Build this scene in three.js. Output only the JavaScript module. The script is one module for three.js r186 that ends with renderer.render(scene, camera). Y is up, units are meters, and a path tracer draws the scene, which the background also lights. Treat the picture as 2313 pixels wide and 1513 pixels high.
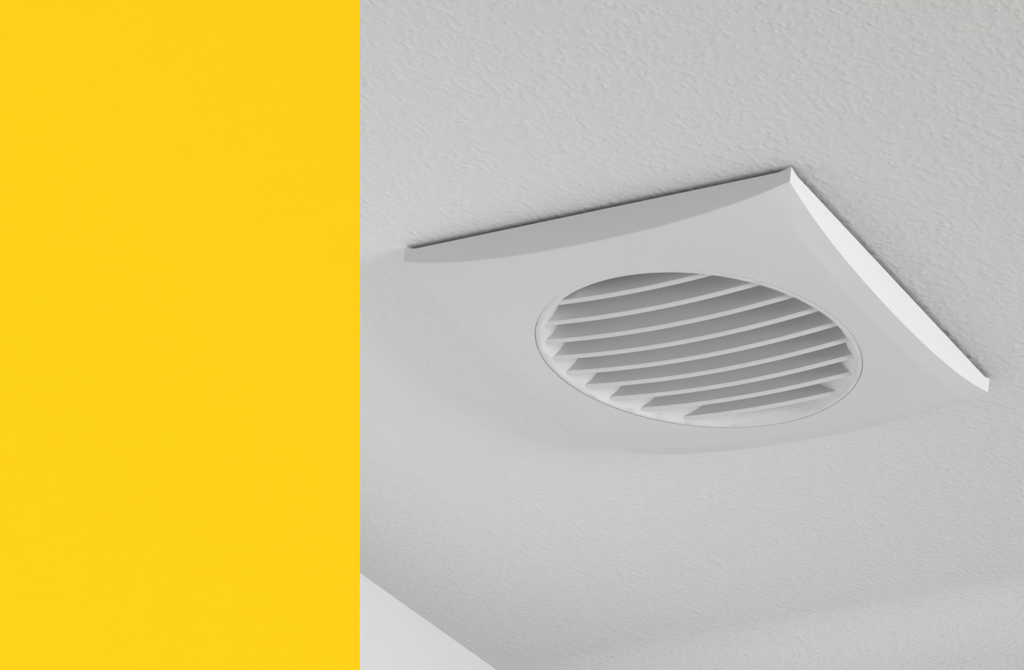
import * as THREE from 'three';
import { mergeGeometries, toCreasedNormals } from 'three/addons/utils/BufferGeometryUtils.js';
import { RectAreaLightUniformsLib } from 'three/addons/lights/RectAreaLightUniformsLib.js';

// ---------------------------------------------------------------- camera, sky, daylight, exposure
RectAreaLightUniformsLib.init();
const scene = new THREE.Scene();
const W = 2313, H = 1513, FOCAL = 8000;                       // pixels of a 2313 x 1513 picture
const camera = new THREE.PerspectiveCamera(2 * Math.atan(H / 2 / FOCAL) * 180 / Math.PI, W / H, 0.05, 60);
camera.setViewOffset(W, H, 0, -4000, W, H);                   // level camera with the lens shifted up to the ceiling
camera.position.set(0, 1.6, 0);
camera.lookAt(0, 1.6, -1);
scene.add(camera);

const SKY = new THREE.Color().setRGB(0.97, 0.985, 1.0);        // even overcast
scene.background = SKY;
scene.backgroundIntensity = 1.5;
const WINDOW = { a: 4.0, b0: -1.6, b1: 0.15, y0: 0.9, y1: 1.75, light: 57 };
const WINDOW_LEFT = { b0: -0.30, b1: 0.20, y0: 1.75, y1: 2.34, light: 2.15 };     // a clerestory high in the left wall
const renderer = new THREE.WebGLRenderer({ antialias: true });
renderer.toneMapping = THREE.LinearToneMapping;
renderer.toneMappingExposure = 0.575;
renderer.outputColorSpace = THREE.SRGBColorSpace;
renderer.shadowMap.enabled = true;

// ---------------------------------------------------------------- frames of reference
// the ceiling slopes gently; its own frame has x along the vent's long side, y up out of the room, z towards the near side
const C = new THREE.Vector3(0.08846525, 2.43096192, -1.64260228);
const U = new THREE.Vector3(0.83759342, -0.10824551, 0.53546257).normalize();
const N = new THREE.Vector3(-0.11227809, -0.99335773, -0.02518033).normalize();
const UP = N.clone().negate();
const ZV = new THREE.Vector3().crossVectors(U, UP).normalize();
const ceilingMatrix = new THREE.Matrix4().makeBasis(U, UP, ZV).setPosition(C);
const ceilingTurn = new THREE.Quaternion().setFromRotationMatrix(ceilingMatrix);
// the room: a runs to the window wall, b runs to the far wall
const UH = new THREE.Vector2(0.8449, 0.5350), VH = new THREE.Vector2(0.5350, -0.8449);
const plan = (a, b) => [C.x + a * UH.x + b * VH.x, C.z + a * UH.y + b * VH.y];
const ceilingY = (x, z) => C.y - ((x - C.x) * N.x + (z - C.z) * N.z) / N.y;

// ---------------------------------------------------------------- procedural materials
function rng(seed) { let s = seed >>> 0; return () => ((s = (s * 1664525 + 1013904223) >>> 0) / 4294967296); }
function periodicNoise(size, layers, seed) {
  const out = new Float32Array(size * size);
  for (const [nx, ny, amp] of layers) {
    const r = rng(seed += 77), g = new Float32Array(nx * ny).map(() => r() * 2 - 1);
    for (let y = 0; y < size; y++) {
      const fy = y / size * ny, iy = Math.floor(fy), ty = fy - iy, wy = ty * ty * (3 - 2 * ty), y0 = iy % ny * nx, y1 = (iy + 1) % ny * nx;
      for (let x = 0; x < size; x++) {
        const fx = x / size * nx, ix = Math.floor(fx), tx = fx - ix, wx = tx * tx * (3 - 2 * tx), x0 = ix % nx, x1 = (ix + 1) % nx;
        const a = g[y0 + x0] + (g[y0 + x1] - g[y0 + x0]) * wx, b = g[y1 + x0] + (g[y1 + x1] - g[y1 + x0]) * wx;
        out[y * size + x] += amp * (a + (b - a) * wy);
      }
    }
  }
  return out;
}
function greyTexture(size, field, mid, gain, repeat) {
  const d = new Uint8Array(size * size * 4);
  for (let i = 0; i < size * size; i++) { const v = Math.max(0, Math.min(255, mid + field[i] * gain)); d[i * 4] = d[i * 4 + 1] = d[i * 4 + 2] = v; d[i * 4 + 3] = 255; }
  const t = new THREE.DataTexture(d, size, size);
  t.magFilter = THREE.LinearFilter; t.minFilter = THREE.LinearMipmapLinearFilter; t.generateMipmaps = true;
  t.wrapS = t.wrapT = THREE.RepeatWrapping; t.repeat.set(repeat, repeat); t.needsUpdate = true;
  return t;
}
const plasterField = periodicNoise(1024, [[190, 160, 0.4], [300, 260, 0.6], [450, 400, 0.35]], 11);
for (let i = 0; i < plasterField.length; i++) plasterField[i] = Math.max(0, plasterField[i] + 0.35) ** 1.3;     // raised stipples on a smooth ground
const plasterBump = greyTexture(1024, plasterField, 10, 150, 2);          // one tile is half a metre
const paint = (r, g, b, bump = 0, rough = 0.9) => {
  const m = new THREE.MeshPhysicalMaterial({ roughness: rough, specularIntensity: 0.15 });   // matt paint
  m.color.setRGB(r, g, b);
  if (bump) { m.bumpMap = plasterBump; m.bumpScale = bump; }
  return m;
};
const M = {
  ceiling: paint(0.752, 0.746, 0.739, 0.00030),
  wall: paint(0.665, 0.665, 0.668, 0.0001),
  yellow: paint(0.765, 0.45, 0.0046, 0, 0.95),
  plastic: new THREE.MeshPhysicalMaterial({ roughness: 0.65, specularIntensity: 0.4, color: new THREE.Color().setRGB(0.69, 0.693, 0.70) }),
  backWall: paint(0.4, 0.4, 0.4, 0.0001),
  floor: paint(0.22, 0.22, 0.22, 0, 0.8),
  frame: paint(0.8, 0.8, 0.8, 0, 0.5),
  ground: paint(0.4, 0.4, 0.38, 0.0005),
  glass: new THREE.MeshPhysicalMaterial({ roughness: 0, transmission: 1, thickness: 0, ior: 1.5 }),
};

// ---------------------------------------------------------------- helpers
function add(o, name, userData, parent = scene) {
  o.name = name; Object.assign(o.userData, userData || {});
  o.traverse((c) => { if (c.isMesh) { c.castShadow = true; c.receiveShadow = true; } });
  parent.add(o); return o;
}
function fromTriangles(positions, uvs) {
  const g = new THREE.BufferGeometry();
  g.setAttribute('position', new THREE.Float32BufferAttribute(positions, 3));
  g.setAttribute('uv', new THREE.Float32BufferAttribute(uvs || new Float32Array(positions.length / 3 * 2), 2));
  g.computeVertexNormals();
  return g;
}
// an upright slab over a plan polygon given in (a, b); its top is a height or follows a function of x and z
function prism(corners, bottom, top) {
  const pts = corners.map(([a, b]) => plan(a, b)), n = pts.length, P = [], T = [];
  const yt = pts.map(([x, z]) => (typeof top === 'function' ? top(x, z) : top));
  const area = pts.reduce((s, [x, z], i) => { const [X, Z] = pts[(i + 1) % n]; return s + x * Z - X * z; }, 0);
  const tri = (...v) => { const o = area > 0 ? [v[0], v[2], v[1]] : v; for (const [p, t] of o) { P.push(...p); T.push(...t); } };
  for (let i = 0; i < n; i++) {
    const j = (i + 1) % n, [x0, z0] = pts[i], [x1, z1] = pts[j], L = Math.hypot(x1 - x0, z1 - z0);
    const a = [[x0, bottom, z0], [0, bottom]], b = [[x1, bottom, z1], [L, bottom]], c = [[x1, yt[j], z1], [L, yt[j]]], d = [[x0, yt[i], z0], [0, yt[i]]];
    tri(a, c, b); tri(a, d, c);
  }
  for (let i = 1; i < n - 1; i++) {
    const f = (k, y) => [[pts[k][0], y, pts[k][1]], [pts[k][0], pts[k][1]]];
    tri(f(0, bottom), f(i, bottom), f(i + 1, bottom)); tri(f(0, yt[0]), f(i + 1, yt[i + 1]), f(i, yt[i]));
  }
  return fromTriangles(P, T);
}
const intoCeiling = (x, z) => ceilingY(x, z) + 0.03;

// ---------------------------------------------------------------- the room
const A0 = -0.331, A1 = WINDOW.a, B0 = -2.9, B1 = 0.337, TH = 0.15;
const farTilt = 0.085;                                                   // the far wall is a little out of square
const farB = (a) => B1 - farTilt * (a - 0.0);
{
  const cx = (A0 + A1) / 2, cz = -(B0 + B1) / 2, w = A1 - A0 + 2 * TH + 0.3, d = B1 - B0 + 2 * TH + 0.3;
  const g = new THREE.BoxGeometry(w, 0.12, d); g.translate(cx, 0.06 + 0.0006, cz);
  const p = g.attributes.position, uv = g.attributes.uv;
  for (let i = 0; i < p.count; i++) uv.setXY(i, p.getX(i), p.getZ(i));
  const m = new THREE.Mesh(g, M.ceiling); m.position.copy(C); m.quaternion.copy(ceilingTurn);
  add(m, 'ceiling', { kind: 'structure', label: 'grey white stippled plaster ceiling around the vent', category: 'ceiling' });
}
add(new THREE.Mesh(prism([[A0 - TH, B0 - TH], [A1 + TH, B0 - TH], [A1 + TH, B1 + 2 * TH], [A0 - TH, B1 + 2 * TH]], -0.12, 0), M.floor), 'floor', { kind: 'structure' });
// far wall with a soft plastered cove where it meets the ceiling
{
  const body = prism([[A0, farB(A0)], [A1 + TH, farB(A1 + TH)], [A1 + TH, farB(A1) + TH], [A0, farB(A0) + TH]], 0, intoCeiling);
  const P = [], T = [], NN = [], R = 0.03, K = 16, ends = [A0, A1];
  const [nx, nz] = (() => { const [p, q] = [plan(0, farB(0)), plan(1, farB(1))], l = Math.hypot(q[0] - p[0], q[1] - p[1]); return [-(q[1] - p[1]) / l, (q[0] - p[0]) / l]; })();
  const at = (a, k) => {                                                 // quarter round from the ceiling down to the wall
    const q = k / K * Math.PI / 2, off = R * (1 - Math.sin(q)), [x, z] = plan(a, farB(a) - off);
    return [[x, ceilingY(x, z) - R * (1 - Math.cos(q)) + 0.0007, z], [a, off + k * 0.01], [nx * Math.sin(q) + N.x * Math.cos(q), N.y * Math.cos(q), nz * Math.sin(q) + N.z * Math.cos(q)]];
  };
  for (let k = 0; k < K; k++) {
    const a = at(ends[0], k), b = at(ends[1], k), c = at(ends[1], k + 1), d = at(ends[0], k + 1);
    for (const v of [a, c, b, a, d, c]) { P.push(...v[0]); T.push(...v[1]); NN.push(...v[2]); }
  }
  const cove = fromTriangles(P, T); cove.setAttribute('normal', new THREE.Float32BufferAttribute(NN, 3));
  add(new THREE.Mesh(mergeGeometries([body, cove]), M.ceiling), 'wall_far',
    { kind: 'structure', label: 'grey white far wall curving softly into the ceiling at the lower right', category: 'wall' });
}
add(new THREE.Mesh(prism([[A0, B0 - TH], [A1 + TH, B0 - TH], [A1 + TH, B0], [A0, B0]], 0, intoCeiling), M.backWall), 'wall_near', { kind: 'structure' });
// the side walls, each in four pieces round a window, joined; daylight stands in each opening
function windowWall(name, userData, material, w, in0, out, b0, b1, number) {
  const side = Math.sign(out - in0), s = (p, q, y0, y1) => prism([[in0, p], [out, p], [out, q], [in0, q]], y0, y1);
  add(new THREE.Mesh(mergeGeometries([s(b0, w.b0, 0, intoCeiling), s(w.b1, b1, 0, intoCeiling), s(w.b0, w.b1, 0, w.y0), s(w.b0, w.b1, w.y1, intoCeiling)]), material), name, userData);
  const f = (p, q, y0, y1, a = 0.06, t = 0.05) => prism([[in0 + side * a, p], [in0 + side * (a + t), p], [in0 + side * (a + t), q], [in0 + side * a, q]], y0, y1), k = 0.05, mid = (w.b0 + w.b1) / 2;
  const win = new THREE.Mesh(mergeGeometries([f(w.b0, w.b0 + k, w.y0, w.y1), f(w.b1 - k, w.b1, w.y0, w.y1), f(mid - k / 2, mid + k / 2, w.y0 + k, w.y1 - k),
    f(w.b0 + k, w.b1 - k, w.y0, w.y0 + k), f(w.b0 + k, w.b1 - k, w.y1 - k, w.y1)]), M.frame);
  add(win, 'window_' + number, { kind: 'structure' });
  for (const [p, q] of [[w.b0 + k, mid - k / 2], [mid + k / 2, w.b1 - k]]) add(new THREE.Mesh(f(p, q, w.y0 + k, w.y1 - k, 0.083, 0.004), M.glass), 'pane', null, win);
  const light = new THREE.RectAreaLight(SKY, w.light, w.b1 - w.b0 - 0.02, w.y1 - w.y0 - 0.02), [x, z] = plan(in0 + side * 0.03, mid), [tx, tz] = plan(in0 - side, mid);
  light.position.set(x, (w.y0 + w.y1) / 2, z); light.lookAt(tx, (w.y0 + w.y1) / 2, tz);
  add(light, 'daylight');
}
windowWall('wall_right', { kind: 'structure' }, M.backWall, WINDOW, A1, A1 + TH, B0, farB(A1), 1);
windowWall('wall_left', { kind: 'structure', label: 'bright white side wall meeting the ceiling at the lower left', category: 'wall' }, M.wall, WINDOW_LEFT, A0, A0 - TH, B0 - TH, farB(A0) + TH, 2);
// a pier stands out from the left wall in front of the vent; the side that looks to the window is faced with yellow
add(new THREE.Mesh(prism([[A0, -0.82], [0.16, -0.82], [0.16, -0.535], [A0, -0.535]], 0, intoCeiling), M.wall), 'wall_pier', { kind: 'structure' });
add(new THREE.Mesh(prism([[0.16, -0.82], [0.1756, -0.82], [0.1756, -0.531], [0.16, -0.531]], 0, intoCeiling), M.yellow), 'wall_near_left',
  { kind: 'structure', label: 'plain bright yellow wall filling the left third of the picture', category: 'wall' });
{
  const g = new THREE.CircleGeometry(20, 48); g.rotateX(-Math.PI / 2);
  const m = new THREE.Mesh(g, M.ground); m.position.y = -0.4; add(m, 'ground', { kind: 'structure' });
}

// ---------------------------------------------------------------- the ceiling vent
const vent = new THREE.Group(); vent.position.copy(C); vent.quaternion.copy(ceilingTurn);
add(vent, 'ceiling_vent', { label: 'square white plastic ceiling vent with curved faceplate and round louvred grille', category: 'vent' });
const HALF = 0.1, RING = 0.0764;
const plateDrop = (x, z) => { const q = (x * x + z * z) / (HALF * HALF); return 0.0185 - 0.003 * q * q; };
{ // faceplate: pillow-curved square with a round hole, upright flanges with arched lower edges, a shadow gap at the ceiling
  const P = [], quad = (a, b, c, d) => P.push(...a, ...b, ...c, ...a, ...c, ...d);
  const side = 64, radial = 20, lip = 0.0009, thick = 0.002;
  const corner = [[-1, 1], [1, 1], [1, -1], [-1, -1]];                  // x, z; near side first
  for (let s = 0; s < 4; s++) {
    const [x0, z0] = corner[s], [x1, z1] = corner[(s + 1) % 4];
    const inward = [-(x0 + x1) / 2, -(z0 + z1) / 2];
    const rim = (t) => [x0 + (x1 - x0) * t, z0 + (z1 - z0) * t];
    const inset = (t, d) => { const [x, z] = rim(t), k = HALF - d; return [x * k, z * k]; };
    const rows = (t) => {                                               // from the hole out to the flange top and back inside
      const r = [], [ex, ez] = inset(t, lip), [ux, uz] = rim(t), L = Math.hypot(ux, uz), hx = ux / L * RING, hz = uz / L * RING;
      r.push([hx, -plateDrop(hx, hz) + 0.0016, hz]);
      for (let i = 0; i <= radial + 1; i++) { const f = i > radial ? 1 : i / radial * 0.985, x = hx + (ex - hx) * f, z = hz + (ez - hz) * f; r.push([x, -plateDrop(x, z), z]); }
      const yb = -plateDrop(ex, ez);
      for (let i = 1; i <= 3; i++) { const q = i / 3 * Math.PI / 2, [x, z] = inset(t, lip * (1 - Math.sin(q))); r.push([x, yb + lip * (1 - Math.cos(q)), z]); }
      const e = Math.abs(t * 2 - 1), foot = Math.min(1, Math.max(0, (1 - e) / 0.05)), top = -0.0002 - 0.0013 * foot * foot * (3 - 2 * foot);
      const [ox, oz] = inset(t, 0), [ix, iz] = inset(t, thick);
      r.push([ox, yb + lip + 0.0005, oz], [ox, top - 0.0002, oz], [ox, top, oz], [ix, top, iz], [ix, yb + thick, iz], [hx, -plateDrop(hx, hz) + thick, hz]);
      return r;
    };
    for (let k = 0; k < side; k++) {
      const a = rows(k / side), b = rows((k + 1) / side);
      for (let i = 0; i < a.length - 1; i++) quad(a[i], a[i + 1], b[i + 1], b[i]);
    }
  }
  add(new THREE.Mesh(toCreasedNormals(fromTriangles(P), 0.7), M.plastic), 'faceplate', null, vent);
}
{ // frame between faceplate and ceiling, set back behind the shadow gap
  const o = 0.088, i = 0.078, sh = new THREE.Shape([[-o, -o], [o, -o], [o, o], [-o, o]].map((p) => new THREE.Vector2(...p)));
  sh.holes.push(new THREE.Path([[-i, -i], [-i, i], [i, i], [i, -i]].map((p) => new THREE.Vector2(...p))));
  const g = new THREE.ExtrudeGeometry(sh, { depth: 0.010, bevelEnabled: false }); g.rotateX(Math.PI / 2);
  add(new THREE.Mesh(g, M.plastic), 'mounting_frame', null, vent);
}
// rounded ring whose inside narrows like a funnel; profile as radius, drop
const ringProfile = [[0.0764, 15.5], [0.0762, 17.3], [0.0757, 17.3], [0.0753, 17.5], [0.0748, 17.7], [0.0741, 17.8], [0.0734, 17.6], [0.0727, 17.0], [0.0718, 16.0],
  [0.0705, 14.6], [0.0692, 12.8], [0.0680, 10.4], [0.0672, 8.0], [0.0666, 5.0], [0.0663, 0.2], [0.0690, 0.2], [0.0712, 10.0], [0.0764, 15.5]];
add(new THREE.Mesh(toCreasedNormals(new THREE.LatheGeometry(ringProfile.map(([r, d]) => new THREE.Vector2(r, -d / 1000)), 128), 0.9), M.plastic), 'grille_ring', null, vent);
const funnelRadius = (drop) => { const p = ringProfile; for (let i = 7; i < 14; i++) if (drop * 1000 >= p[i + 1][1]) { const f = (drop * 1000 - p[i][1]) / (p[i + 1][1] - p[i][1]); return p[i][0] + (p[i + 1][0] - p[i][0]) * Math.max(0, f); } return 0.0663; };
{ // nine louvre slats; their lower edges follow the bulge of the grille
  const LEAN = 0.0035, TALL = 0.0135;
  for (let k = 0; k < 9; k++) {
    const v = -0.0594 + 0.01486 * k, P = [], K = 28;
    // cross-section: offset across the slat and height above its lower edge
    const section = [[-0.0016, 0.0010], [-0.0009, 0.0002], [0, 0], [0.0009, 0.0002], [0.0016, 0.0010], [0.0007, 1], [-0.0007, 1]];
    const at = (f) => section.map(([o, h]) => {
      const up = h === 1 ? TALL : h, t = v + o + LEAN * up / TALL;
      const low = 0.0205 - 0.004 * (v * v + 0.0) / (0.073 * 0.073);
      let drop = low - up, half = 0;
      for (let i = 0; i < 4; i++) { half = Math.sqrt(Math.max(0, funnelRadius(Math.max(0.0003, drop - 0.004 * half * half / 0.005329)) ** 2 - t * t)); }
      const s = f * half;
      return [s, -(drop - 0.004 * s * s / 0.005329), -t];
    });
    for (let i = 0; i < K; i++) {
      const a = at(i / K * 2 - 1), b = at((i + 1) / K * 2 - 1);
      for (let j = 0; j < a.length; j++) { const m = (j + 1) % a.length; P.push(...a[j], ...b[m], ...a[m], ...a[j], ...b[j], ...b[m]); }
    }
    for (const f of [-1, 1]) { const e = at(f); for (let j = 1; j < e.length - 1; j++) P.push(...e[0], ...(f < 0 ? e[j] : e[j + 1]), ...(f < 0 ? e[j + 1] : e[j])); }
    add(new THREE.Mesh(toCreasedNormals(fromTriangles(P), 0.8), M.plastic), 'slat' + (k ? '_' + String(k).padStart(3, '0') : ''), null, vent);
  }
}

renderer.render(scene, camera);
